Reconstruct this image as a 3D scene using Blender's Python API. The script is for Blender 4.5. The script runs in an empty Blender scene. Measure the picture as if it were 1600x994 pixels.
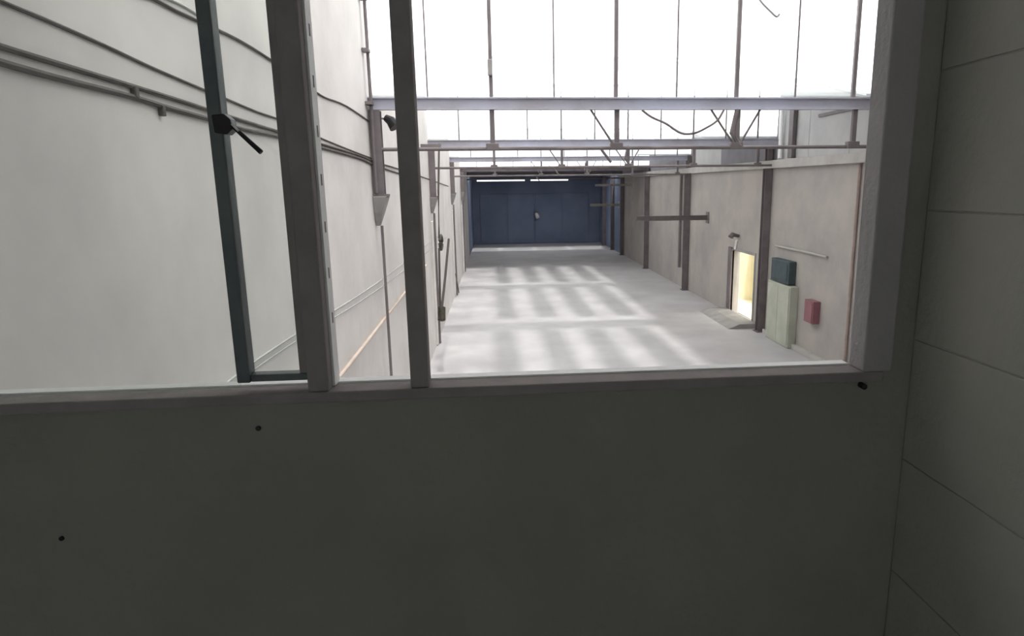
import bpy, math, random
from mathutils import Vector, Matrix
random.seed(7)
S = bpy.context.scene
COL = S.collection
# ------------------------------------------------------------------ camera
F, PX, PY = 1024.0, 870.0, 497.0            # focal length and principal point in pixels of 1600x994
ZC = 4.2                                    # eye height above the hall floor
def _n(v): return Vector(v).normalized()
fc = _n(((775-PX)/F, (290-PY)/F, 1.0))      # hall axis in camera coordinates (x right, y down, z forward)
ndx = 925-PX
ndy = (F*F+(775-PX)*ndx)/(PY-290)
dc = _n((ndx/F, ndy/F, 1.0))                # straight down
rc = dc.cross(fc)                           # x right
rows = Matrix((rc, fc, -dc))                # world = rows @ cam
EYE = Vector((0, 0, ZC))
cam = bpy.data.cameras.new('camera'); co = bpy.data.objects.new('camera', cam); COL.objects.link(co)
cam.sensor_width = 36; cam.sensor_fit = 'HORIZONTAL'; cam.lens = F/1600*36
cam.shift_x = -(PX-800)/1600; cam.shift_y = 0; cam.clip_start = 0.02; cam.clip_end = 500
m3 = rows @ Matrix(((1,0,0),(0,-1,0),(0,0,-1)))
co.matrix_world = Matrix.Translation(EYE) @ m3.to_4x4()
S.camera = co
def ray(px, py): return rows @ Vector(((px-PX)/F, (py-PY)/F, 1.0))
def atY(px, py, Y): d = ray(px, py); return EYE + d*(Y/d.y)
def atX(px, py, X): d = ray(px, py); return EYE + d*(X/d.x)
def atZ(px, py, Z): d = ray(px, py); return EYE + d*((Z-ZC)/d.z)
# ------------------------------------------------------------------ light
W = bpy.data.worlds.new('sky'); S.world = W; W.use_nodes = True
bg = W.node_tree.nodes['Background']; bg.inputs[0].default_value = (1.0, 0.985, 0.965, 1); bg.inputs[1].default_value = 3.1
sl = bpy.data.lights.new('sun', 'SUN'); sl.energy = 4.9; sl.angle = math.radians(3.5); sl.color = (1.0, 0.975, 0.94)
so = bpy.data.objects.new('sun', sl); COL.objects.link(so)
SUN = Vector((-0.09, 0.31, -1.0)).normalized()
so.rotation_euler = SUN.to_track_quat('-Z', 'Y').to_euler(); so.location = (0, -5, 20)
V = S.view_settings; V.view_transform = 'Standard'; V.look = 'None'; V.gamma = 1; V.exposure = 0.0; V.use_curve_mapping = False
# ------------------------------------------------------------------ materials
def mat(name, c1, c2=None, scale=2.0, rough=0.8, bump=0.0, bscale=30, metal=0.0, spec=0.3, stretch=(1,1,1), lo=.35, hi=.65):
    m = bpy.data.materials.new(name); m.use_nodes = True
    nt = m.node_tree; n = nt.nodes; l = nt.links; b = n['Principled BSDF']
    b.inputs['Roughness'].default_value = rough; b.inputs['Metallic'].default_value = metal
    b.inputs['Specular IOR Level'].default_value = spec
    g = n.new('ShaderNodeNewGeometry'); mp = n.new('ShaderNodeMapping'); mp.inputs['Scale'].default_value = stretch
    l.new(g.outputs['Position'], mp.inputs['Vector'])
    c2 = c2 or tuple(x*0.85 for x in c1)
    t = n.new('ShaderNodeTexNoise'); t.inputs['Scale'].default_value = scale; t.inputs['Detail'].default_value = 6; t.inputs['Roughness'].default_value = .6
    l.new(mp.outputs[0], t.inputs['Vector'])
    r = n.new('ShaderNodeValToRGB'); r.color_ramp.elements[0].position = lo; r.color_ramp.elements[1].position = hi
    r.color_ramp.elements[0].color = (*c2, 1); r.color_ramp.elements[1].color = (*c1, 1)
    l.new(t.outputs['Fac'], r.inputs[0]); l.new(r.outputs[0], b.inputs['Base Color'])
    if bump:
        t2 = n.new('ShaderNodeTexNoise'); t2.inputs['Scale'].default_value = bscale; t2.inputs['Detail'].default_value = 4
        l.new(mp.outputs[0], t2.inputs['Vector'])
        bp = n.new('ShaderNodeBump'); bp.inputs['Strength'].default_value = bump; bp.inputs['Distance'].default_value = .01
        l.new(t2.outputs['Fac'], bp.inputs['Height']); l.new(bp.outputs[0], b.inputs['Normal'])
    return m
def glassmat(name, tint, frost, body=0):
    m = bpy.data.materials.new(name); m.use_nodes = True
    nt = m.node_tree; n = nt.nodes; l = nt.links; n.remove(n['Principled BSDF']); out = n['Material Output']
    tr = n.new('ShaderNodeBsdfTransparent'); tr.inputs[0].default_value = (*tint, 1)
    tl = n.new('ShaderNodeBsdfTranslucent'); tl.inputs[0].default_value = (.85, .87, .87, 1)
    gl = n.new('ShaderNodeBsdfGlossy'); gl.inputs[0].default_value = (.9, .9, .9, 1); gl.inputs['Roughness'].default_value = .08
    tx = n.new('ShaderNodeTexNoise'); tx.inputs['Scale'].default_value = 6
    mm = n.new('ShaderNodeMath'); mm.operation = 'MULTIPLY'; mm.inputs[1].default_value = frost*2; l.new(tx.outputs['Fac'], mm.inputs[0])
    sc = tl
    if body:
        df = n.new('ShaderNodeBsdfDiffuse'); df.inputs[0].default_value = (.9, .9, .9, 1)
        sc = n.new('ShaderNodeMixShader'); sc.inputs[0].default_value = body; l.new(tl.outputs[0], sc.inputs[1]); l.new(df.outputs[0], sc.inputs[2])
    a = n.new('ShaderNodeMixShader'); l.new(mm.outputs[0], a.inputs[0]); l.new(tr.outputs[0], a.inputs[1]); l.new(sc.outputs[0], a.inputs[2])
    b = n.new('ShaderNodeMixShader'); b.inputs[0].default_value = .04; l.new(a.outputs[0], b.inputs[1]); l.new(gl.outputs[0], b.inputs[2])
    l.new(b.outputs[0], out.inputs[0]); return m
M = dict(
    plaster=mat('white_plaster', (.77,.735,.715), (.64,.61,.595), .8, .9, .1, 18, lo=.3, hi=.6),
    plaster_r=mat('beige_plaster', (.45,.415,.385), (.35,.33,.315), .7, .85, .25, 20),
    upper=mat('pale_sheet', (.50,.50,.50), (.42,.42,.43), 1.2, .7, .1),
    upper_shaded=mat('shaded_mauve_sheet', (.25,.24,.27), (.19,.185,.21), 1.2, .7, .1),  # shade on the upper wall is put into this darker tone
    floor=mat('worn_concrete', (.54,.53,.54), (.43,.42,.43), .55, .55, .2, 12, spec=.4),
    farwall=mat('hazy_blue_grey_paint', (.20,.23,.33), (.14,.18,.26), .5, .7, .1, 5),  # wall paint with the bluish distance haze mixed into its colour
    wallr=mat('grey_blockwork', (.45,.45,.41), (.40,.405,.37), 3, .9, .25, 60),
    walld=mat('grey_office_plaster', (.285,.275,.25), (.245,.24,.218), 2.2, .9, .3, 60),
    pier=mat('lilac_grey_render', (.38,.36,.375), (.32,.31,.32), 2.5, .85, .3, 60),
    officewall=mat('office_paint', (.5,.5,.47), (.44,.44,.41), 1, .9),
    frame=mat('brown_grey_frame_paint', (.31,.28,.28), (.26,.235,.235), 14, .85, .15, 90, spec=.05),
    sash=mat('dark_green_sash_paint', (.15,.175,.175), (.11,.125,.135), 9, .5, .1, 90),
    white=mat('white_strip', (.93,.93,.93), (.88,.88,.88), 30, .6),
    black=mat('black_metal', (.02,.02,.022), (.014,.014,.015), 20, .45, 0),
    steel=mat('brown_grey_steel', (.20,.175,.18), (.15,.13,.135), 3, .6, .15, 30),
    beam=mat('glare_pale_steel', (.55,.57,.68), (.40,.385,.43), .8, .6, .1, 20),  # glare haze over the beams is put into this pale blue-grey
    cable=mat('grimy_cable', (.10,.085,.08), (.06,.052,.05), 8, .7, .1),
    conduit=mat('pale_conduit', (.55,.56,.54), (.4,.42,.41), 8, .6),
    rust=mat('orange_brown_pipe', (.64,.54,.47), (.56,.46,.39), 4, .6),
    conc=mat('grey_concrete', (.36,.35,.34), (.28,.27,.265), 3, .9, .3, 30),
    concp=mat('pale_concrete', (.48,.465,.44), (.4,.385,.365), 2, .9, .3, 30),
    roof=mat('white_roof_sheet', (.82,.82,.82), (.74,.74,.74), 1, .7),
    cream=mat('cream_paint', (.80,.77,.60), (.74,.68,.50), 1.2, .7, .1),
    pale_door=mat('pale_green_paint', (.50,.52,.44), (.42,.44,.37), 2, .7, .1),
    teal=mat('dark_teal_paint', (.075,.10,.11), (.05,.07,.08), 3, .6),
    red=mat('dull_red_paint', (.30,.13,.15), (.24,.11,.13), 4, .5),
    pink=mat('pinkish_pipe_paint', (.42,.33,.30), (.34,.27,.25), 4, .7),
    rope=mat('dark_rope', (.08,.07,.065), None, 30, .9),
    hook=mat('olive_iron', (.07,.065,.045), (.04,.04,.03), 20, .6),
    pane=glassmat('frosted_roof_glass', (.93,.95,.96), .10),
    sheet=glassmat('clear_roof_sheet', (.97,.97,.97), .36, .5),
    glass=glassmat('green_tinted_glass', (.955,.975,.965), .01),
)
# ------------------------------------------------------------------ mesh tools
class MB:
    def __init__(s): s.v = []; s.f = []
    def box(s, x0, x1, y0, y1, z0, z1):
        b = len(s.v)
        s.v += [(x, y, z) for z in (z0, z1) for y in (y0, y1) for x in (x0, x1)]
        s.f += [tuple(b+i for i in q) for q in ((0,2,3,1),(4,5,7,6),(0,1,5,4),(2,6,7,3),(0,4,6,2),(1,3,7,5))]; return s
    def prism(s, poly, axis, a, c):         # poly of 2D points extruded along axis
        b = len(s.v); n = len(poly)
        for t in (a, c):
            for (u, w) in poly: s.v.append({'x': (t,u,w), 'y': (u,t,w), 'z': (u,w,t)}[axis])
        s.f.append(tuple(range(b+n-1, b-1, -1))); s.f.append(tuple(range(b+n, b+2*n)))
        for i in range(n): j = (i+1) % n; s.f.append((b+i, b+j, b+n+j, b+n+i))
        return s
    def tube(s, pts, r, n=8, r2=None):
        pts = [Vector(p) for p in pts]; b = len(s.v); k = len(pts)
        for i, p in enumerate(pts):
            t = (pts[min(i+1,k-1)]-pts[max(i-1,0)]).normalized()
            up = Vector((0,0,1)) if abs(t.z) < .9 else Vector((0,1,0))
            u = t.cross(up).normalized(); w = u.cross(t)
            rr = r if r2 is None else r+(r2-r)*i/(k-1)
            for j in range(n):
                a = 2*math.pi*j/n; s.v.append(tuple(p+u*math.cos(a)*rr+w*math.sin(a)*rr))
        for i in range(k-1):
            for j in range(n):
                q = (j+1) % n; s.f.append((b+i*n+j, b+i*n+q, b+(i+1)*n+q, b+(i+1)*n+j))
        s.f.append(tuple(range(b+n-1, b-1, -1))); s.f.append(tuple(range(b+(k-1)*n, b+k*n))); return s
    def ibeam(s, axis, a, c, u, w, bw, h, t=.018):   # flange width bw (along u), depth h (along w)
        U, Wd, tt = bw/2, h/2, t/2+.003
        poly = [(-U,-Wd),(U,-Wd),(U,-Wd+t),(tt,-Wd+t),(tt,Wd-t),(U,Wd-t),(U,Wd),(-U,Wd),(-U,Wd-t),(-tt,Wd-t),(-tt,-Wd+t),(-U,-Wd+t)]
        return s.prism([(u+p, w+q) for p, q in poly], axis, a, c)
    def build(s, name, m, parent=None, bevel=0, loc=None):
        loc = Vector(loc) if loc is not None else Vector((0,0,0))
        me = bpy.data.meshes.new(name); me.from_pydata([tuple(Vector(p)-loc) for p in s.v], [], s.f)
        me.materials.append(M[m]); me.validate()
        import bmesh
        bm = bmesh.new(); bm.from_mesh(me); bmesh.ops.recalc_face_normals(bm, faces=bm.faces); bm.to_mesh(me); bm.free()
        o = bpy.data.objects.new(name, me); COL.objects.link(o)
        if parent:
            o.parent = parent; o.location = loc - (root_loc(parent))
        else: o.location = loc
        if bevel:
            b = o.modifiers.new('b', 'BEVEL'); b.width = bevel; b.segments = 2; b.limit_method = 'ANGLE'
        return o
def root_loc(p):
    l = Vector((0,0,0))
    while p: l = l + p.location; p = p.parent
    return l
def tag(o, label=None, cat=None, group=None, kind=None):
    for k, v in (('label', label), ('category', cat), ('group', group), ('kind', kind)):
        if v: o[k] = v
    return o
def empty(name, loc=(0,0,0)):
    o = bpy.data.objects.new(name, None); o.location = loc; o.empty_display_size = .1; COL.objects.link(o); return o
def piece(src, name, parent, loc):          # same mesh again
    o = src.copy(); o.name = name; o.parent = parent; o.location = Vector(loc)-root_loc(parent); COL.objects.link(o); return o
# ------------------------------------------------------------------ hall dimensions (metres)
XL, XR = -.407*ZC, 1.8*ZC
D = [2.3, 4.2, 6.1, 7.8, 9.5]; Y = [d*ZC for d in D]
H = [atY(800, py, y-.1).z for py, y in zip((162, 224, 249, 265, 272), Y)]   # top chord centre height
YE = 11.5*ZC; TOP = 1.76*ZC
YW = 1.2                                    # inner face of the window frame
# floor
fl = MB().box(XL-.3, XR+.3, 1.3, YE+.3, -.2, 0).build('floor', 'floor'); tag(fl, kind='structure')
# side walls with the saw-tooth outline
def saw():
    p = [(1.35, 5.9), (Y[0]-.04, TOP)]
    for k in range(4): p += [(Y[k]+.04, H[k]+.12), (Y[k+1]-.04, TOP if k < 3 else H[4]+.35)]
    p += [(Y[4], H[4]+.12)]
    return p
prof = saw()
DK = 9.45*ZC
wl = MB().prism([(1.35, 0)] + prof + [(Y[4], 0)], 'x', XL-.25, XL).build('wall_left', 'plaster'); tag(wl, kind='structure')
for d in (4.2, 6.1, 7.8): # shallow pilasters, part of the wall
    MB().box(XL, XL+.05, d*ZC-.3, d*ZC+.3, .02, 3.3).build('pilaster', 'plaster', wl, .01)
wld = MB().box(XL-.25, XL, Y[4], YE, 0, H[4]+.12).build('wall_left_far', 'farwall'); tag(wld, kind='structure')
# right wall, with a doorway
DY0, DY1, DZ = 4.46*ZC, 4.90*ZC, 2.08
ZL = ZC*1.09                                # underside of the ledge
wr = empty('wall_right', (XR, 1.35, 0)); tag(wr, kind='structure')
MB().box(XR, XR+.25, 1.35, DY0, 0, ZL).build('lower_wall', 'plaster_r', wr)
MB().box(XR, XR+.25, DY0, DY1, DZ, ZL).build('lower_wall', 'plaster_r', wr)
MB().box(XR, XR+.25, DY1, Y[4], 0, ZL).build('lower_wall', 'plaster_r', wr)
rw = MB().box(XR-.14, XR+.25, 1.35, Y[4], ZL, ZC*1.14).build('ledge', 'concp', wr, .01)
z0 = ZC*1.14
def upper(y0, y1, m):
    pts = [(y0, z0)]
    def top(y):
        for a, b in zip(prof, prof[1:]):
            if a[0] <= y <= b[0] and b[0] > a[0]: return a[1]+(b[1]-a[1])*(y-a[0])/(b[0]-a[0])
        return prof[-1][1]
    q = [(y0, top(y0))] + [p for p in prof if y0 < p[0] < y1] + [(y1, top(y1))]
    MB().prism([(y0, z0)] + q + [(y1, z0)], 'x', XR+.02, XR+.2).build('upper_wall_panel', m, wr)
ys = [1.35, 5.6, Y[0], 11.8, 13.9, 15.8, Y[1]-.02]
for a, b in zip(ys, ys[1:]): upper(a, b-.015, 'upper')
upper(Y[1], 22.1, 'upper_shaded'); upper(22.12, 25.0, 'upper'); upper(25.02, Y[3], 'upper_shaded'); upper(Y[3]+.02, Y[4], 'upper_shaded')
wrd = MB().box(XR, XR+.25, Y[4], YE, 0, H[4]+.12).build('wall_right_far', 'farwall'); tag(wrd, kind='structure')
sa_, sb_ = atY(800, 283, YE).z, atY(800, 280.8, YE).z
sx = [atY(x, 282, YE).x for x in (745, 820, 829, 888)]
wb_ = MB().box(XL-.25, XR+.25, YE, YE+.25, 0, sa_).box(XL-.25, XR+.25, YE, YE+.25, sb_, H[4]+.12)
for a, b in ((XL-.25, sx[0]), (sx[1], sx[2]), (sx[3], XR+.25)): wb_.box(a, b, YE, YE+.25, sa_, sb_)
wb = wb_.build('wall_back', 'farwall'); tag(wb, kind='structure')
sw = empty('window_7', (sx[0], YE, sa_)); tag(sw, kind='structure')
for a, b in ((sx[0], sx[1]), (sx[2], sx[3])): MB().box(a, b, YE+.1, YE+.11, sa_, sb_).build('pane', 'pane', sw)
p = atY(838, 337, YE-.05)
fl_ = empty('wall_lamp', p+Vector((0,.05,0))); tag(fl_, 'small pale lamp on the dark far wall', 'lamp')
MB().tube([p+Vector((0,.04,.15)), p+Vector((0,-.2,.1)), p+Vector((.08,-.35,-.12))], .08, 8, .15).build('lamp_shade', 'white', fl_)
MB().box(p.x-.15, p.x+.15, p.y-.02, p.y+.0, p.z, p.z+.3).build('back_plate', 'steel', fl_)
# far wall: shutter door panels and a small pale lamp
for x0 in (-1.2, .8, 2.8, 4.8):
    MB().box(x0, x0+1.9, YE-.05, YE-.002, .05, 3.6).build('wall_panel', 'farwall', wb, .01)
# roof: each slope rises away from the camera, opaque sheets beside clear ones
ce = empty('ceiling', (0, 1.35, 5.9)); tag(ce, kind='structure')
def slope(y0, z0, y1, z1, rows_, xs):
    def zz(y): return z0+(z1-z0)*(y-y0)/(y1-y0)
    def sheet(xa, xb, ya, yb, name, m, t):
        MB().prism([(ya, zz(ya)), (yb, zz(yb)), (yb, zz(yb)+t), (ya, zz(ya)+t)], 'x', xa, xb).build(name, m, ce)
    ya, yb = rows_
    for (a, b) in xs: sheet(a, b, ya, yb, 'roof_sheet', 'roof', .04)
    edges = [XL] + [e for p in xs for e in p]
    for a, b in zip(edges[0::2], edges[1::2]):
        if b-a > .05: sheet(a+.01, b-.01, ya, yb, 'clear_roof_sheet', 'sheet', .01)
    for (c, d) in ((y0, ya), (yb, y1)):
        if d-c > .05:
            sheet(XL, 5.5, c+.005, d-.005, 'clear_roof_sheet', 'sheet', .01); sheet(5.5, XR+.2, c, d, 'roof_sheet', 'roof', .04)
SX = [(.42,1.1), (1.74,2.44), (3.0,3.7), (4.3,5.05), (5.45, XR+.2)]
SH = .42*ZC
MB().prism([(1.35, 5.9), (2.5, 5.9+(TOP-5.9)*1.15/(Y[0]-1.35)), (2.5, 5.94+(TOP-5.9)*1.15/(Y[0]-1.35)), (1.35, 5.94)], 'x', XL, XR+.2).build('roof_sheet', 'roof', ce)
slope(2.5, 5.9+(TOP-5.9)*1.15/(Y[0]-1.35), Y[0], TOP, (2.9, 8.8), [(.42,1.1), (1.74,2.44), (3.0,3.7), (4.3, XR+.2)])
slope(Y[0]+.05, H[0]+.12, Y[1], TOP, (2.6*ZC, 4.38*ZC-SH), SX)
slope(Y[1]+.05, H[1]+.12, Y[2], TOP, (4.93*ZC-SH, 6.35*ZC-SH), SX)
slope(Y[2]+.05, H[2]+.12, Y[3], TOP, (6.8*ZC-SH, 8.0*ZC-SH), SX)
MB().prism([(Y[3]+.05, H[3]+.12), (Y[4], H[4]+.35), (Y[4], H[4]+.39), (Y[3]+.05, H[3]+.16)], 'x', XL-.2, XR+.2).build('roof_sheet', 'roof', ce)
MB().box(XL-.2, XR+.2, Y[4], Y[4]+1.5, H[4]+.12, H[4]+.2).build('roof_slab', 'farwall', ce)
MB().box(XL-.2, XR+.2, Y[4]+3.9, YE+.2, H[4]+.12, H[4]+.2).build('roof_slab', 'farwall', ce)
for i in range(4):  # unseen clear sheets, added to let light into the dark end bay
    x = XL+i*(XR-XL)/4
    MB().box(x+.05, x+(XR-XL)/4-.05, Y[4]+1.5, Y[4]+3.9, H[4]+.15, H[4]+.16).build('clear_roof_sheet', 'sheet', ce)
# ------------------------------------------------------------------ saw-tooth glazing
MX = [(772-775)/1024*Y[0] + 1.765*i for i in range(-1, 6)]   # main bars
PIT = 1.765/2
for k in range(4):
    g = empty('window_%d' % (k+2), (0, Y[k], H[k]+.1)); tag(g, kind='structure')
    zb, zt = H[k]+.09, (TOP-.06)
    if k == 3: zt = TOP-.06
    xs = [XL+.02] + [x for x in [(-.03-1.765*2)+PIT*i for i in range(0, 16)] if XL+.2 < x < XR-.2] + [XR-.02]
    for i, (a, b) in enumerate(zip(xs, xs[1:])):
        MB().box(a+.012, b-.012, Y[k]-.003, Y[k]+.003, zb, zt).build('pane', 'pane', g)
    for i, x in enumerate(xs[1:-1]):
        main = min(abs(x-q) for q in MX) < .05
        w = (.026 if main else .010) if k == 0 else (.018 if main else .014)
        MB().box(x-w, x+w, Y[k]-w, Y[k]+w, zb, zt).build('glazing_bar', 'steel', g)
    MB().box(XL, XR, Y[k]-.05, Y[k]+.05, zt, zt+.06).build('head_rail', 'roof', g)
# ------------------------------------------------------------------ trusses
TN = ['nearest roof truss, wide blue-grey top beam just beyond the window', 'second roof truss from the window, beam below the nearest one',
      'third roof truss from the window, ending at the double wall post', 'fourth roof truss, thin dark line over the far bay', 'farthest roof truss, at the edge of the dark end bay']
for k in range(5):
    t = empty('roof_truss', (XL, Y[k], H[k])); tag(t, TN[k], 'truss', 'roof trusses across the hall')
    hh = .165 if k == 0 else .18
    yk = Y[k]-.09 if k < 4 else Y[k]-.12
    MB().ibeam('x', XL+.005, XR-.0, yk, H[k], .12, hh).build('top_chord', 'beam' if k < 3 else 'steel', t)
    zt = H[k]-.145*ZC if k < 3 else H[k]-.07*ZC
    if k < 3:
        MB().tube([(XL+.005, yk, zt), (XR+.0, yk, zt)], .026 if k == 0 else .03, 8).build('tie_rod', 'steel', t)
        for i, x in enumerate(MX):
            if not XL+.2 < x < XR-.2: continue
            MB().box(x-.033, x+.033, yk-.025, yk+.025, zt, H[k]-hh/2+.01).build('hanger', 'steel', t)
            MB().box(x-.095, x+.085, yk-.05, yk+.05, zt-.025, zt+.075).build('node_plate', 'steel', t, .01)
        for (x, dx) in ((MX[2], -.34), (MX[3], -.36), (MX[3], .30)):
            MB().tube([(x+(.05 if dx>0 else -.05), yk, zt+.05), (x+dx*1.1, yk, H[k]-hh/2)], .016, 6).build('strut', 'steel', t)
        MB().tube([(MX[3]-.02, yk-.03, H[k]-.08), (MX[3]-.09, yk-.03, zt+.2), (MX[3]+.04, yk-.03, zt+.02)], .035, 6).build('gusset_brace', 'steel', t)
        MB().tube([(MX[2]-.22, yk, zt-.02), (MX[2]-.08, yk, zt-.2)], .02, 6).build('strut', 'steel', t)
    else:
        MB().tube([(XL+.005, yk, zt), (XR, yk, zt)], .04, 8).build('tie_rod', 'steel', t)
# box on the hanger line of the nearest glazing
def smooth(P, k=4):
    Q = [P[0]*2-P[1]] + P + [P[-1]*2-P[-2]]; out = []
    for i in range(1, len(Q)-2):
        a, b, c, d = Q[i-1:i+3]
        for j in range(k):
            t = j/k; out.append(.5*((2*b)+(c-a)*t+(2*a-5*b+4*c-d)*t*t+(3*b-a-3*c+d)*t**3))
    return out+[P[-1]]
def cable(name, pts, r, m, label, cat, plane='X', c=XL, group=None, n=6):
    f = atX if plane == 'X' else atY
    off = Vector((r*.9, 0, 0)) if plane == 'X' else Vector((0, 0, 0))
    P = smooth([f(x, y, c) + off for x, y in pts])
    o = MB().tube(P, r, n).build(name, m, None, 0, P[0]); return tag(o, label, cat, group)
p = atY(767, 105, Y[0]-.06)
b_ = MB().box(p.x-.045, p.x+.02, p.y-.05, p.y+.03, p.z-.11, p.z+.10).build('junction_box', 'conc', None, .01, p)
tag(b_, 'small grey junction box on the glazing bar above the beam', 'junction box')
cable('hanging_cable', [(1003,172),(1018,183),(1040,193),(1064,208),(1085,208),(1105,199),(1121,188),(1131,172)], .017, 'steel',
      'slack cable looping below the nearest roof beam', 'cable', 'Y', Y[0]-.17)
cable('broken_cable', [(1183,-6),(1192,6),(1203,17),(1213,26),(1218,22)], .014, 'conc', 'loose cable end dangling before the bright roof glass, top right', 'cable', 'Y', Y[0]-.12)
# ------------------------------------------------------------------ steel columns on the left wall, on concrete corbels
CN = ['steel column stub on grey corbel beside the window mullion', 'second steel column stub from the window on the left wall',
      'third steel column stub from the window on the left wall', 'fourth steel column stub on the left wall, near the dark end']
for k in range(4):
    c = empty('wall_column', (XL+.1, Y[k]-.09, H[k])); tag(c, CN[k], 'column', 'column stubs on the left wall')
    yk = Y[k]-.09; zb = ZC-.06*ZC if k else ZC-.024*ZC
    MB().ibeam('z', zb, H[k]-.09, XL+.08, yk, .15, .16).build('shaft', 'steel', c)
    MB().box(XL+.003, XL+.2, yk-.12, yk+.12, zb-.03, zb).build('base_plate', 'steel', c)
    q = [(-.17, zb-.03), (.17, zb-.03), (.12, zb-.25), (.04, zb-.44), (-.04, zb-.44), (-.12, zb-.25)]
    cb_ = MB(); n0 = len(q)
    for s_ in (0, 1):
        for u, w_ in q:
            dep = .19-.13*max(0, (zb-.03-w_))/.41
            cb_.v.append((XL+.002+s_*dep, yk+u, w_))
    cb_.f += [tuple(range(n0)), tuple(range(2*n0-1, n0-1, -1))] + [(i, (i+1) % n0, n0+(i+1) % n0, n0+i) for i in range(n0)]
    cb_.build('corbel', 'conc', c, .01)
    MB().tube([(XL+.08, yk, zb-.44), (XL+.08, yk, .02)], .02 if k == 0 else .028, 6).build('downpipe', 'steel', c)
# thin riser pipe with clamps above the first column
yk = Y[0]-.22
r_ = empty('riser_pipe', (XL+.1, yk, 5.0)); tag(r_, 'thin vertical riser pipe with clamps on the left wall, before the roof glass', 'pipe')
MB().tube([(XL+.06, yk, ZC*.98), (XL+.06, yk, 7.0)], .022, 8).build('pipe', 'steel', r_)
for zz in (5.97, 6.62, 5.3):
    MB().box(XL+.003, XL+.09, yk-.13, yk+.03, zz-.02, zz+.02).build('clamp', 'steel', r_)
# small horn-shaped floodlight by the second mullion
p = atY(616, 195, Y[0]+.5)
fd = empty('floodlight', p); tag(fd, 'small dark floodlight on the left wall beside the first column', 'lamp')
MB().tube([p+Vector((-.12,0,.1)), p+Vector((-.05,-.02,.06)), p+Vector((.02,-.05,-.04))], .05, 10, .09).build('lamp_housing', 'black', fd)
MB().tube([Vector((XL+.0, p.y+.05, p.z+.1)), p+Vector((-.1,0,.08))], .015, 6).build('bracket', 'steel', fd)
# ------------------------------------------------------------------ cables and pipes along the left wall
ga = 'cables running along the left wall'
cable('wall_cable', [(-40,60),(0,74),(100,104),(200,134),(260,152),(320,171),(345,179),(430,205),(500,225),(560,243),(588,254),(640,270),(700,291)], .012, 'cable',
      'upper one of the dark twin cables along the white left wall', 'cable', group=ga)
cable('wall_cable', [(-40,88),(0,99),(50,113),(100,126),(200,151),(260,169),(322,186),(380,203),(430,213),(500,231),(560,248),(586,259),(640,277)], .014, 'cable',
      'lower and thicker of the dark twin cables along the white left wall', 'cable', group=ga)
cable('wall_cable', [(-40,-14),(0,3),(80,36),(160,71),(240,108),(318,141),(345,152),(400,175),(440,189),(500,216),(560,240),(588,250)], .008, 'cable',
      'thin cable above the twin cables on the left wall', 'cable', group=ga)
cable('wall_cable', [(200,-16),(240,0),(272,17),(305,32),(332,44),(380,68),(432,101),(483,137),(505,152),(540,166),(582,194),(592,200)], .010, 'cable',
      'topmost cable sagging across the left wall to the first column', 'cable', group=ga)
cable('wall_cable', [(228,-12),(270,2),(300,18),(318,30)], .007, 'conduit', 'short pale cable beside the topmost cable', 'cable', group=ga)
for (x, y) in ((205,142),(248,172)):
    p = atX(x, y, XL)
    tag(MB().box(p.x+.002, p.x+.03, p.y-.015, p.y+.015, p.z-.03, p.z+.02).build('cable_clip', 'cable', None, .004, p),
        'small clip on the twin cables, %s' % ('left one' if x < 220 else 'right one, hanging under the lower cable'), 'clip', 'clips on the twin cables')
cd = [(340,608),(394,567),(455,526),(512,491),(568,456),(621,418),(690,364)]
cable('wall_conduit', cd, .007, 'conduit', 'upper of two pale conduits low on the left wall', 'pipe', group='pale conduits')
cable('wall_conduit', [(x+6, y+7) for x, y in cd], .007, 'conduit', 'lower of two pale conduits low on the left wall', 'pipe', group='pale conduits')
cable('wall_pipe', [(505,616),(527,590),(579,524),(629,460),(665,414)], .02, 'rust',
      'pale orange-brown pipe low on the left wall, right of the pale conduits', 'pipe', n=10)
# hoist ropes with weight by the second column
y2 = 4.2*ZC-.6
h_ = empty('hoist_rope', atX(690, 370, XL+.1)); tag(h_, 'hoist rope with pulley ring and iron weight on the left wall', 'hoist')
def wp(x, y, o=.42): return atX(x, y, XL+o)
P = wp(689, 379)
ring = [P + Vector((0, math.cos(a)*.28, math.sin(a)*.16)) for a in [i*math.pi/8 for i in range(17)]]
MB().tube(ring, .035, 6).build('ring', 'hook', h_)
MB().tube([wp(686,225), wp(685,300), wp(686,372)], .022, 6).build('rope', 'rope', h_)
MB().tube([wp(686,388), wp(688,482)], .022, 6).build('rope', 'rope', h_)
MB().tube([wp(701,374), wp(696,430), wp(690,484)], .03, 6).build('rope', 'rope', h_)
MB().tube([wp(690,480), wp(690,485), wp(690,492), wp(690,499), wp(690,501)], .09, 10).build('weight', 'hook', h_, .02)
p = wp(686, 228)
MB().box(XL+.002, p.x+.05, p.y-.04, p.y+.04, p.z-.04, p.z+.04).build('wall_bracket', 'steel', h_)
p = wp(717, 462, .1)
fb = empty('wall_hook', p); tag(fb, 'small dark bracket low on the left wall past the hoist weight', 'bracket')
MB().tube([wp(712,428,.1), wp(717,458,.1)], .025, 6).build('rod', 'steel', fb)
MB().box(p.x-.1, p.x+.05, p.y-.12, p.y+.12, p.z-.12, p.z+.05).build('foot', 'hook', fb, .02)
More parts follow.
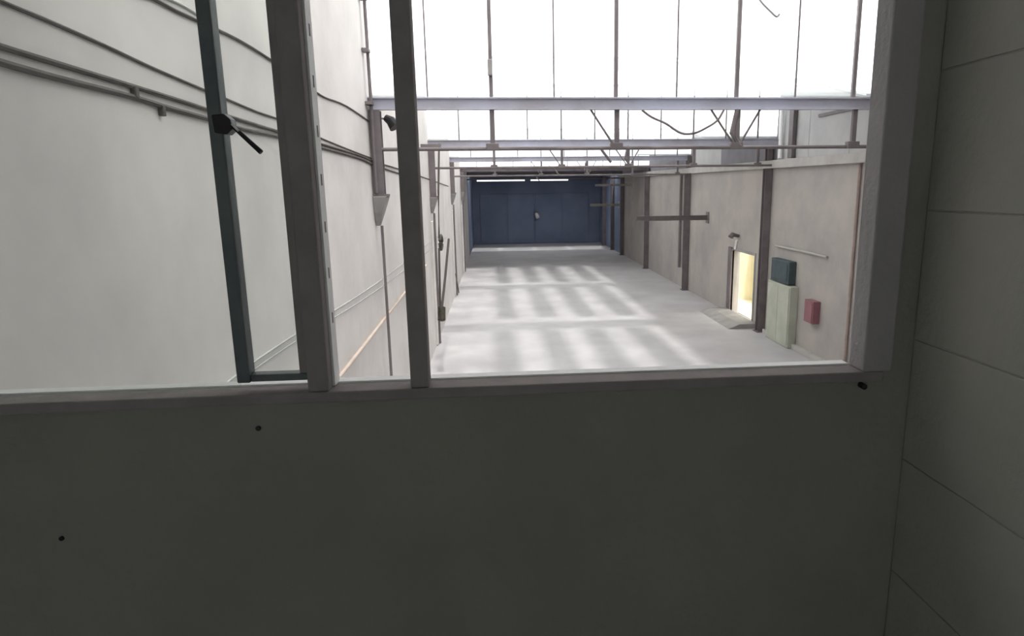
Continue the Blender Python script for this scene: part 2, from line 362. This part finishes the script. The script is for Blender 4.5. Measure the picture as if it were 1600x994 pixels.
# ------------------------------------------------------------------ right wall posts
RN = {4.25: 'tall dark steel post right of the bright doorway', 6.08: 'tall steel post left of the bright doorway, with a downpipe beside it',
      7.75: 'second steel post left of the bright doorway', 9.3: 'third steel post left of the bright doorway, before the dark end',
      10.1: 'steel post just inside the dark end bay', 10.9: 'farthest steel post in the dark end bay'}
for d, lab in RN.items():
    y = d*ZC; zt = {4.25: H[1]-.08, 6.08: H[2]-.08, 7.75: H[3]-.08}.get(d, H[4]-.08 if d < 9.5 else H[4]+.12)
    if d in (4.25, 6.08, 7.75, 9.3): zt = ZL
    c = empty('wall_post', (XR-.12, y, 0)); tag(c, lab, 'post', 'steel posts along the right wall')
    MB().ibeam('z', 0.02, zt, XR-.11, y, .20, .2).build('shaft', 'steel', c)
    MB().box(XR-.26, XR-.002, y-.17, y+.17, 0, .02).build('base_plate', 'steel', c)
    if d in (4.25, 6.08, 7.75): MB().ibeam('z', ZL+.20+.01, H[{4.25:1,6.08:2,7.75:3}[d]]+.1, XR-.1, y, .14, .2).build('upper_shaft', 'steel', c)
    if d == 6.08: MB().tube([(XR-.1, y+.95, .8), (XR-.1, y+.95, ZL-.02)], .06, 8).build('downpipe', 'steel', c)
p = atX(1333, 430, XR)
tag(MB().tube([(XR-.04, p.y, .3), (XR-.04, p.y, ZL-.01)], .035, 8).build('wall_pipe', 'pink', None, 0, (XR-.04, p.y, .3)), 'reddish vertical pipe at the right edge of the window view', 'pipe')
a, b = atX(1226, 175, XR).y, 0
tag(MB().tube([(XR-.06, a, ZC*1.15), (XR-.06, a, 6.2)], .055, 10).build('rain_pipe', 'white', None, 0, (XR-.03, a, ZC*1.15)), 'white rain pipe on the upper right wall under the beam', 'pipe')
a = atX(1238, 210, XR-.05).y
tag(MB().box(XR-.1, XR+.0, a-.12, a+.12, ZC*1.145, 6.2).build('upper_post', 'steel', None, .01, (XR, a, 5)), 'short steel post standing on the right wall ledge', 'post')
tag(MB().box(XR-.03, XR+.015, Y[0]+.3, 15.3, 5.68, 5.75).build('sheeting_rail', 'steel', None, 0, (XR, 12, 5.7)), 'thin dark rail along the upper right wall', 'rail')
# jib arms
def arm(px0, px1, py, lab, m, th):
    d = 1024*1.8/(px1-775)*ZC
    A, B = atY(px0, py, d), atY(px1, py, d)
    o = empty('bracket_arm', (XR, d, B.z)); tag(o, lab, 'bracket', 'arms on the right wall')
    MB().ibeam('x', A.x, XR-.001, d, B.z, .12, th).build('arm', m, o)
    MB().box(XR-.03, XR-.001, d-.15, d+.15, B.z-.2, B.z+.2).build('wall_plate', m, o)
arm(995, 1108, 340, 'dark horizontal arm reaching into the hall across two posts', 'steel', .17)
arm(922, 966, 320, 'pale horizontal arm at the dark end of the hall', 'concp', .16)
arm(930, 985, 289, 'upper pale arm at the dark end of the hall', 'concp', .12)
# conduit, ledge line
o = MB().tube([atX(1212,384,XR-.04), atX(1260,394,XR-.04), atX(1292,402,XR-.04)], .03, 8).build('wall_conduit', 'concp', None, 0, atX(1212,384,XR-.04))
tag(o, 'pale conduit on the right wall above the pale cabinet', 'pipe')
# doorway
dr = empty('door_1', (XR, DY0, 0)); tag(dr, kind='structure')
MB().box(XR-.05, XR+.05, DY1, DY1+.3, 0, DZ+.08).build('door_jamb', 'steel', dr)
MB().box(XR-.02, XR+.05, DY0-.08, DY0, 0, DZ+.08).build('door_jamb', 'conc', dr)
MB().box(XR-.02, XR+.05, DY0, DY1, DZ, DZ+.08).build('door_head', 'conc', dr)
# lit room behind the doorway
MB().box(XR+1.6, XR+1.7, DY0-1.5, DY1+4.5, 0, 3).build('room_wall', 'cream', dr)
MB().box(XR+.25, XR+1.6, DY1+2.4, DY1+2.5, 0, 3).build('room_wall', 'cream', dr)
MB().box(XR+.25, XR+1.7, DY0-1.5, DY1+4.5, -.05, 0).build('room_floor', 'cream', dr)
rl = bpy.data.lights.new('daylight_in_room', 'AREA'); rl.energy = 42; rl.size = 1.0; rl.color = (1, .97, .85)
ro = bpy.data.objects.new('daylight_in_room', rl); COL.objects.link(ro); ro.location = (XR+.9, (DY0+DY1)/2+.4, 2.9)
st = MB().prism([(XR-.9, 0), (XR-.03, 0), (XR-.03, .14), (XR-.55, .14)], 'y', DY0-.5, DY1+.4).build('ramp', 'conc', None, .01, (XR, DY0, 0))
tag(st, 'low concrete ramp in front of the bright doorway', 'ramp')
p = atX(1155, 370, XR)
lm = empty('wall_lamp', p); tag(lm, 'small wall lamp above the bright doorway', 'lamp')
MB().tube([p+Vector((-.02,0,.02)), p+Vector((-.25,-.05,.08)), p+Vector((-.3,-.08,.0))], .05, 8, .09).build('lamp_shade', 'steel', lm)
MB().tube([p+Vector((-.03,.1,-.1)), p+Vector((-.03,.22,-.4))], .04, 8).build('conduit', 'white', lm)
# pale cabinet with dark box above, red hose box
def onwall(x0, x1, y0, y1, th, z0=None):
    a = atX(x1, y1, XR-th/2); b = atX(x0, y0, XR-th/2)
    zc1 = atX((x0+x1)/2, y0, XR).z; zc0 = atX((x0+x1)/2, y1, XR).z if z0 is None else z0
    return min(a.y,b.y), max(a.y,b.y), zc0, zc1
y0, y1, za, zb = onwall(1207, 1238, 440, 520, .2, 0.01)
cb = empty('cabinet', (XR-.1, y0, 0)); tag(cb, 'tall pale green cabinet on the right wall beside the dark post', 'cabinet')
MB().box(XR-.22, XR-.002, y0, y1, za, zb).build('body', 'pale_door', cb, .01)
MB().box(XR-.24, XR-.222, y0+.04, (y0+y1)/2-.01, za+.08, zb-.04).build('door', 'pale_door', cb, .005)
MB().box(XR-.24, XR-.222, (y0+y1)/2+.01, y1-.04, za+.08, zb-.04).build('door', 'pale_door', cb, .005)
y0, y1, za2, zb2 = onwall(1211, 1238, 404, 432, .2)
db = empty('fuse_box', (XR-.1, y0, zb)); tag(db, 'dark teal fuse box above the pale green cabinet', 'fuse box')
MB().box(XR-.20, XR-.002, y0, y1, zb+.02, zb2).build('body', 'teal', db, .02)
MB().box(XR-.215, XR-.201, y0+.08, y1-.08, zb+.1, zb2-.08).build('door', 'teal', db, .01)
y0, y1, za, zb = onwall(1263, 1275, 467, 502, .18)
rb = empty('hose_box', (XR-.1, y0, za)); tag(rb, 'dull red hose box on the right wall', 'fire box')
MB().box(XR-.18, XR-.002, y0, y1, za, zb).build('body', 'red', rb, .01)
MB().box(XR-.195, XR-.181, y0+.04, y1-.04, za+.04, zb-.04).build('door', 'red', rb, .005)
kb = MB().box(XR-.12, XR, 3.05*ZC, 4.2*ZC, 0, .12).build('baseboard_right', 'concp', None, .01); tag(kb, kind='structure')
# ------------------------------------------------------------------ the office: walls, window
XJ = atY(1371, 290, YW).x                   # right jamb
XC = .825                                   # corner with the right wall
ZS = atY(800, 601, YW).z                    # inner top edge of the sill rail
ZSb = atY(800, 616, YW).z
OF, OT, XO = ZC-1.55, ZC+1.45, -2.2
wf = empty('wall_front', (0, YW, OF)); tag(wf, kind='structure')
WI = YW+.012
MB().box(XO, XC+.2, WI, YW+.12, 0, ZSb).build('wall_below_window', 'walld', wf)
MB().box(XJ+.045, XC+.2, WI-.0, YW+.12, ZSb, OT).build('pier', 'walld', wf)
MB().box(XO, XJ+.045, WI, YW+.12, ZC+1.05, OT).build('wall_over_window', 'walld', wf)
for (x, y, r) in ((404,669,.0048),(97,841,.0045),(35,638,.003)):
    p = atY(x, y, WI)
    MB().tube([p+Vector((0,-.003,0)), p+Vector((0,.004,0))], r, 10).build('screw_hole', 'black', wf)
wr2 = empty('wall_right_office', (XC, 0, OF)); tag(wr2, kind='structure')
MB().box(XC+.003, XC+.2, -2.6, WI, OF, OT).build('wall_core', 'wallr', wr2)
CH = .255; zz = ZC+.2
while zz > OF: zz -= CH
r = 0; src = None
while zz < OT-.01:
    yy = WI-.004
    if False:
        MB().box(XC-.0, XC+.01, WI-.25, WI-.004, max(zz+.004, OF), min(zz+CH-.004, OT)).build('block', 'wallr', wr2, .003)
    while yy > -1.4:
        MB().box(XC+random.uniform(0, .0008), XC+.01, yy-1.245, yy, max(zz+.0012, OF), min(zz+CH-.0012, OT)).build('block', 'wallr', wr2, .0015); yy -= 1.253
    zz += CH; r += 1
for nm, bx in (('wall_left_office', (XO-.1, XO, -2.8, YW+.12, OF, OT)),
               ('ceiling_office', (XO-.1, XC+.2, -2.8, YW+.12, OT, OT+.1)), ('floor_office', (XO-.1, XC+.2, -2.8, YW+.12, OF-.1, OF))):
    tag(MB().box(*bx).build(nm, 'officewall'), kind='structure')
wbo = MB().box(XO, XC+.2, -2.8, -2.6, OF, ZC-.5).box(XO, XC+.2, -2.8, -2.6, ZC+.5, OT).box(XO, -1.5, -2.8, -2.6, ZC-.5, ZC+.5).box(.3, XC+.2, -2.8, -2.6, ZC-.5, ZC+.5)
tag(wbo.build('wall_back_office', 'officewall'), kind='structure')
wbw = empty('window_6', (-.6, -2.7, ZC-.5)); tag(wbw, kind='structure')  # unseen rear window, added to brighten the office
MB().box(-1.5, .3, -2.71, -2.70, ZC-.5, ZC+.5).build('glass_pane', 'pane', wbw)
MB().box(-.63, -.57, -2.74, -2.68, ZC-.5, ZC+.5).build('mullion', 'frame', wbw)
tag(MB().box(XL-.25, XR+.25, YW+.12, 1.35, ZC+1.05, 6.0).build('wall_over_office', 'plaster'), kind='structure')
tag(MB().box(XC+.2, XR+.25, YW+.12, 1.35, 0, 6.0).build('wall_gable', 'plaster_r'), kind='structure')
tag(MB().box(XL-.25, XL, 1.1, 1.35, 0, 6.0).build('wall_left_return', 'plaster'), kind='structure')
# window frame
w = empty('window_1', (0, YW, ZS)); tag(w, kind='structure')
DF = .052
MB().box(XO+.02, XJ+.045, YW-.004, YW+DF, ZSb-.002, ZS).build('sill_rail', 'frame', w, .003)
p = atY(1346, 602, YW)
MB().tube([(p.x, YW-.012, p.z), (p.x, YW+.004, p.z)], .006, 10).build('bolt', 'black', w)
MB().box(XO+.02, XJ, YW+DF, YW+DF+.026, ZS-.03, ZS+.003).build('sunlit_sill_edge', 'white', w)  # painted white to imitate sunlight along the far sill edge
MB().box(XJ, XJ+.06, YW-.006, YW+DF, ZS, ZC+1.05).build('jamb', 'pier', w, .004)
MB().box(XO+.02, XJ, YW, YW+DF, ZC+1.0, ZC+1.05).build('head_rail', 'frame', w)
def bar(pxL, pxR, py, z0, z1, name, m, dy0=0, dy1=DF, parent=w):
    a, b = atY(pxL, py, YW+dy0).x, atY(pxR, py, YW+dy0).x
    return MB().box(a, b, YW+dy0, YW+dy1, z0, z1).build(name, m, parent, .003), a, b
bar(630, 660, 400, ZS, ZC+1.0, 'mullion', 'frame', 0, .04)
o, m2a, m2b = bar(462, 497, 400, ZS, ZC+1.0, 'mullion', 'frame', 0, .03)
a = m2b+.001
MB().box(m2a+.004, a+.003, YW+.0305, YW+DF+.015, ZS+.001, ZC+1.0).build('sunlit_edge_strip', 'white', w)  # white colour stands for the sunlit outer edge of the mullion
z = ZS+.12
while z < ZC+.9:
    MB().box(a-.001, a+.0037, YW+.046, YW+.052, z, z+.02).build('edge_dash', 'frame', w); z += .085
# glass of the wide left light
MB().box(XO+.05, m2a-.13, YW+.03, YW+.034, ZS, ZC+1.0).build('glass_pane', 'glass', w)
# narrow sash with latch
sash = empty('window_sash', (m2a, YW+.02, ZS+.012)); tag(sash, 'narrow dark green window sash with latch, left of the two wide mullions', 'window sash')
zs0 = atY(430, 594, YW+.02).z; zs1 = atY(430, 583, YW+.02).z
_, sa, sb = bar(341, 363, 340, zs0-.001, ZC+.99, 'stile', 'sash', .008, .04, sash)
MB().box(sb, m2a, YW+.012, YW+.038, zs0, zs1).build('bottom_rail', 'sash', sash, .002)
MB().box(m2a-.016, m2a+.002, YW+.014, YW+.036, zs1, ZC+.99).build('thin_stile', 'frame', sash, .001)
MB().box(sb, m2a, YW+.024, YW+.028, zs1, ZC+.98).build('glass_pane', 'glass', sash)
p = atY(350, 195, YW+.0); q = atY(362, 196, YW-.01); e = atY(408, 238, YW-.02)
lt = empty('latch', (0,0,0)); lt.parent = sash; lt.location = Vector(p)-root_loc(sash)
def sub(mb, name, m, bev=0):
    return mb.build(name, m, lt, bev)
sub(MB().prism([(p.x-.014, p.z+.015), (p.x+.006, p.z+.017), (p.x+.016, p.z+.008), (p.x+.018, p.z-.008), (p.x+.008, p.z-.017), (p.x-.012, p.z-.014)], 'y', YW-.014, YW+.012), 'latch_body', 'black', .002)
sub(MB().tube([q, q*.6+e*.4, e], .0032, 8, .0045), 'lever', 'black')
sub(MB().tube([q+Vector((.002,-.004,.002)), q*.75+e*.25+Vector((.001,-.005,.002))], .002, 8), 'lever_highlight', 'white')  # white streak along the lever, a painted highlight
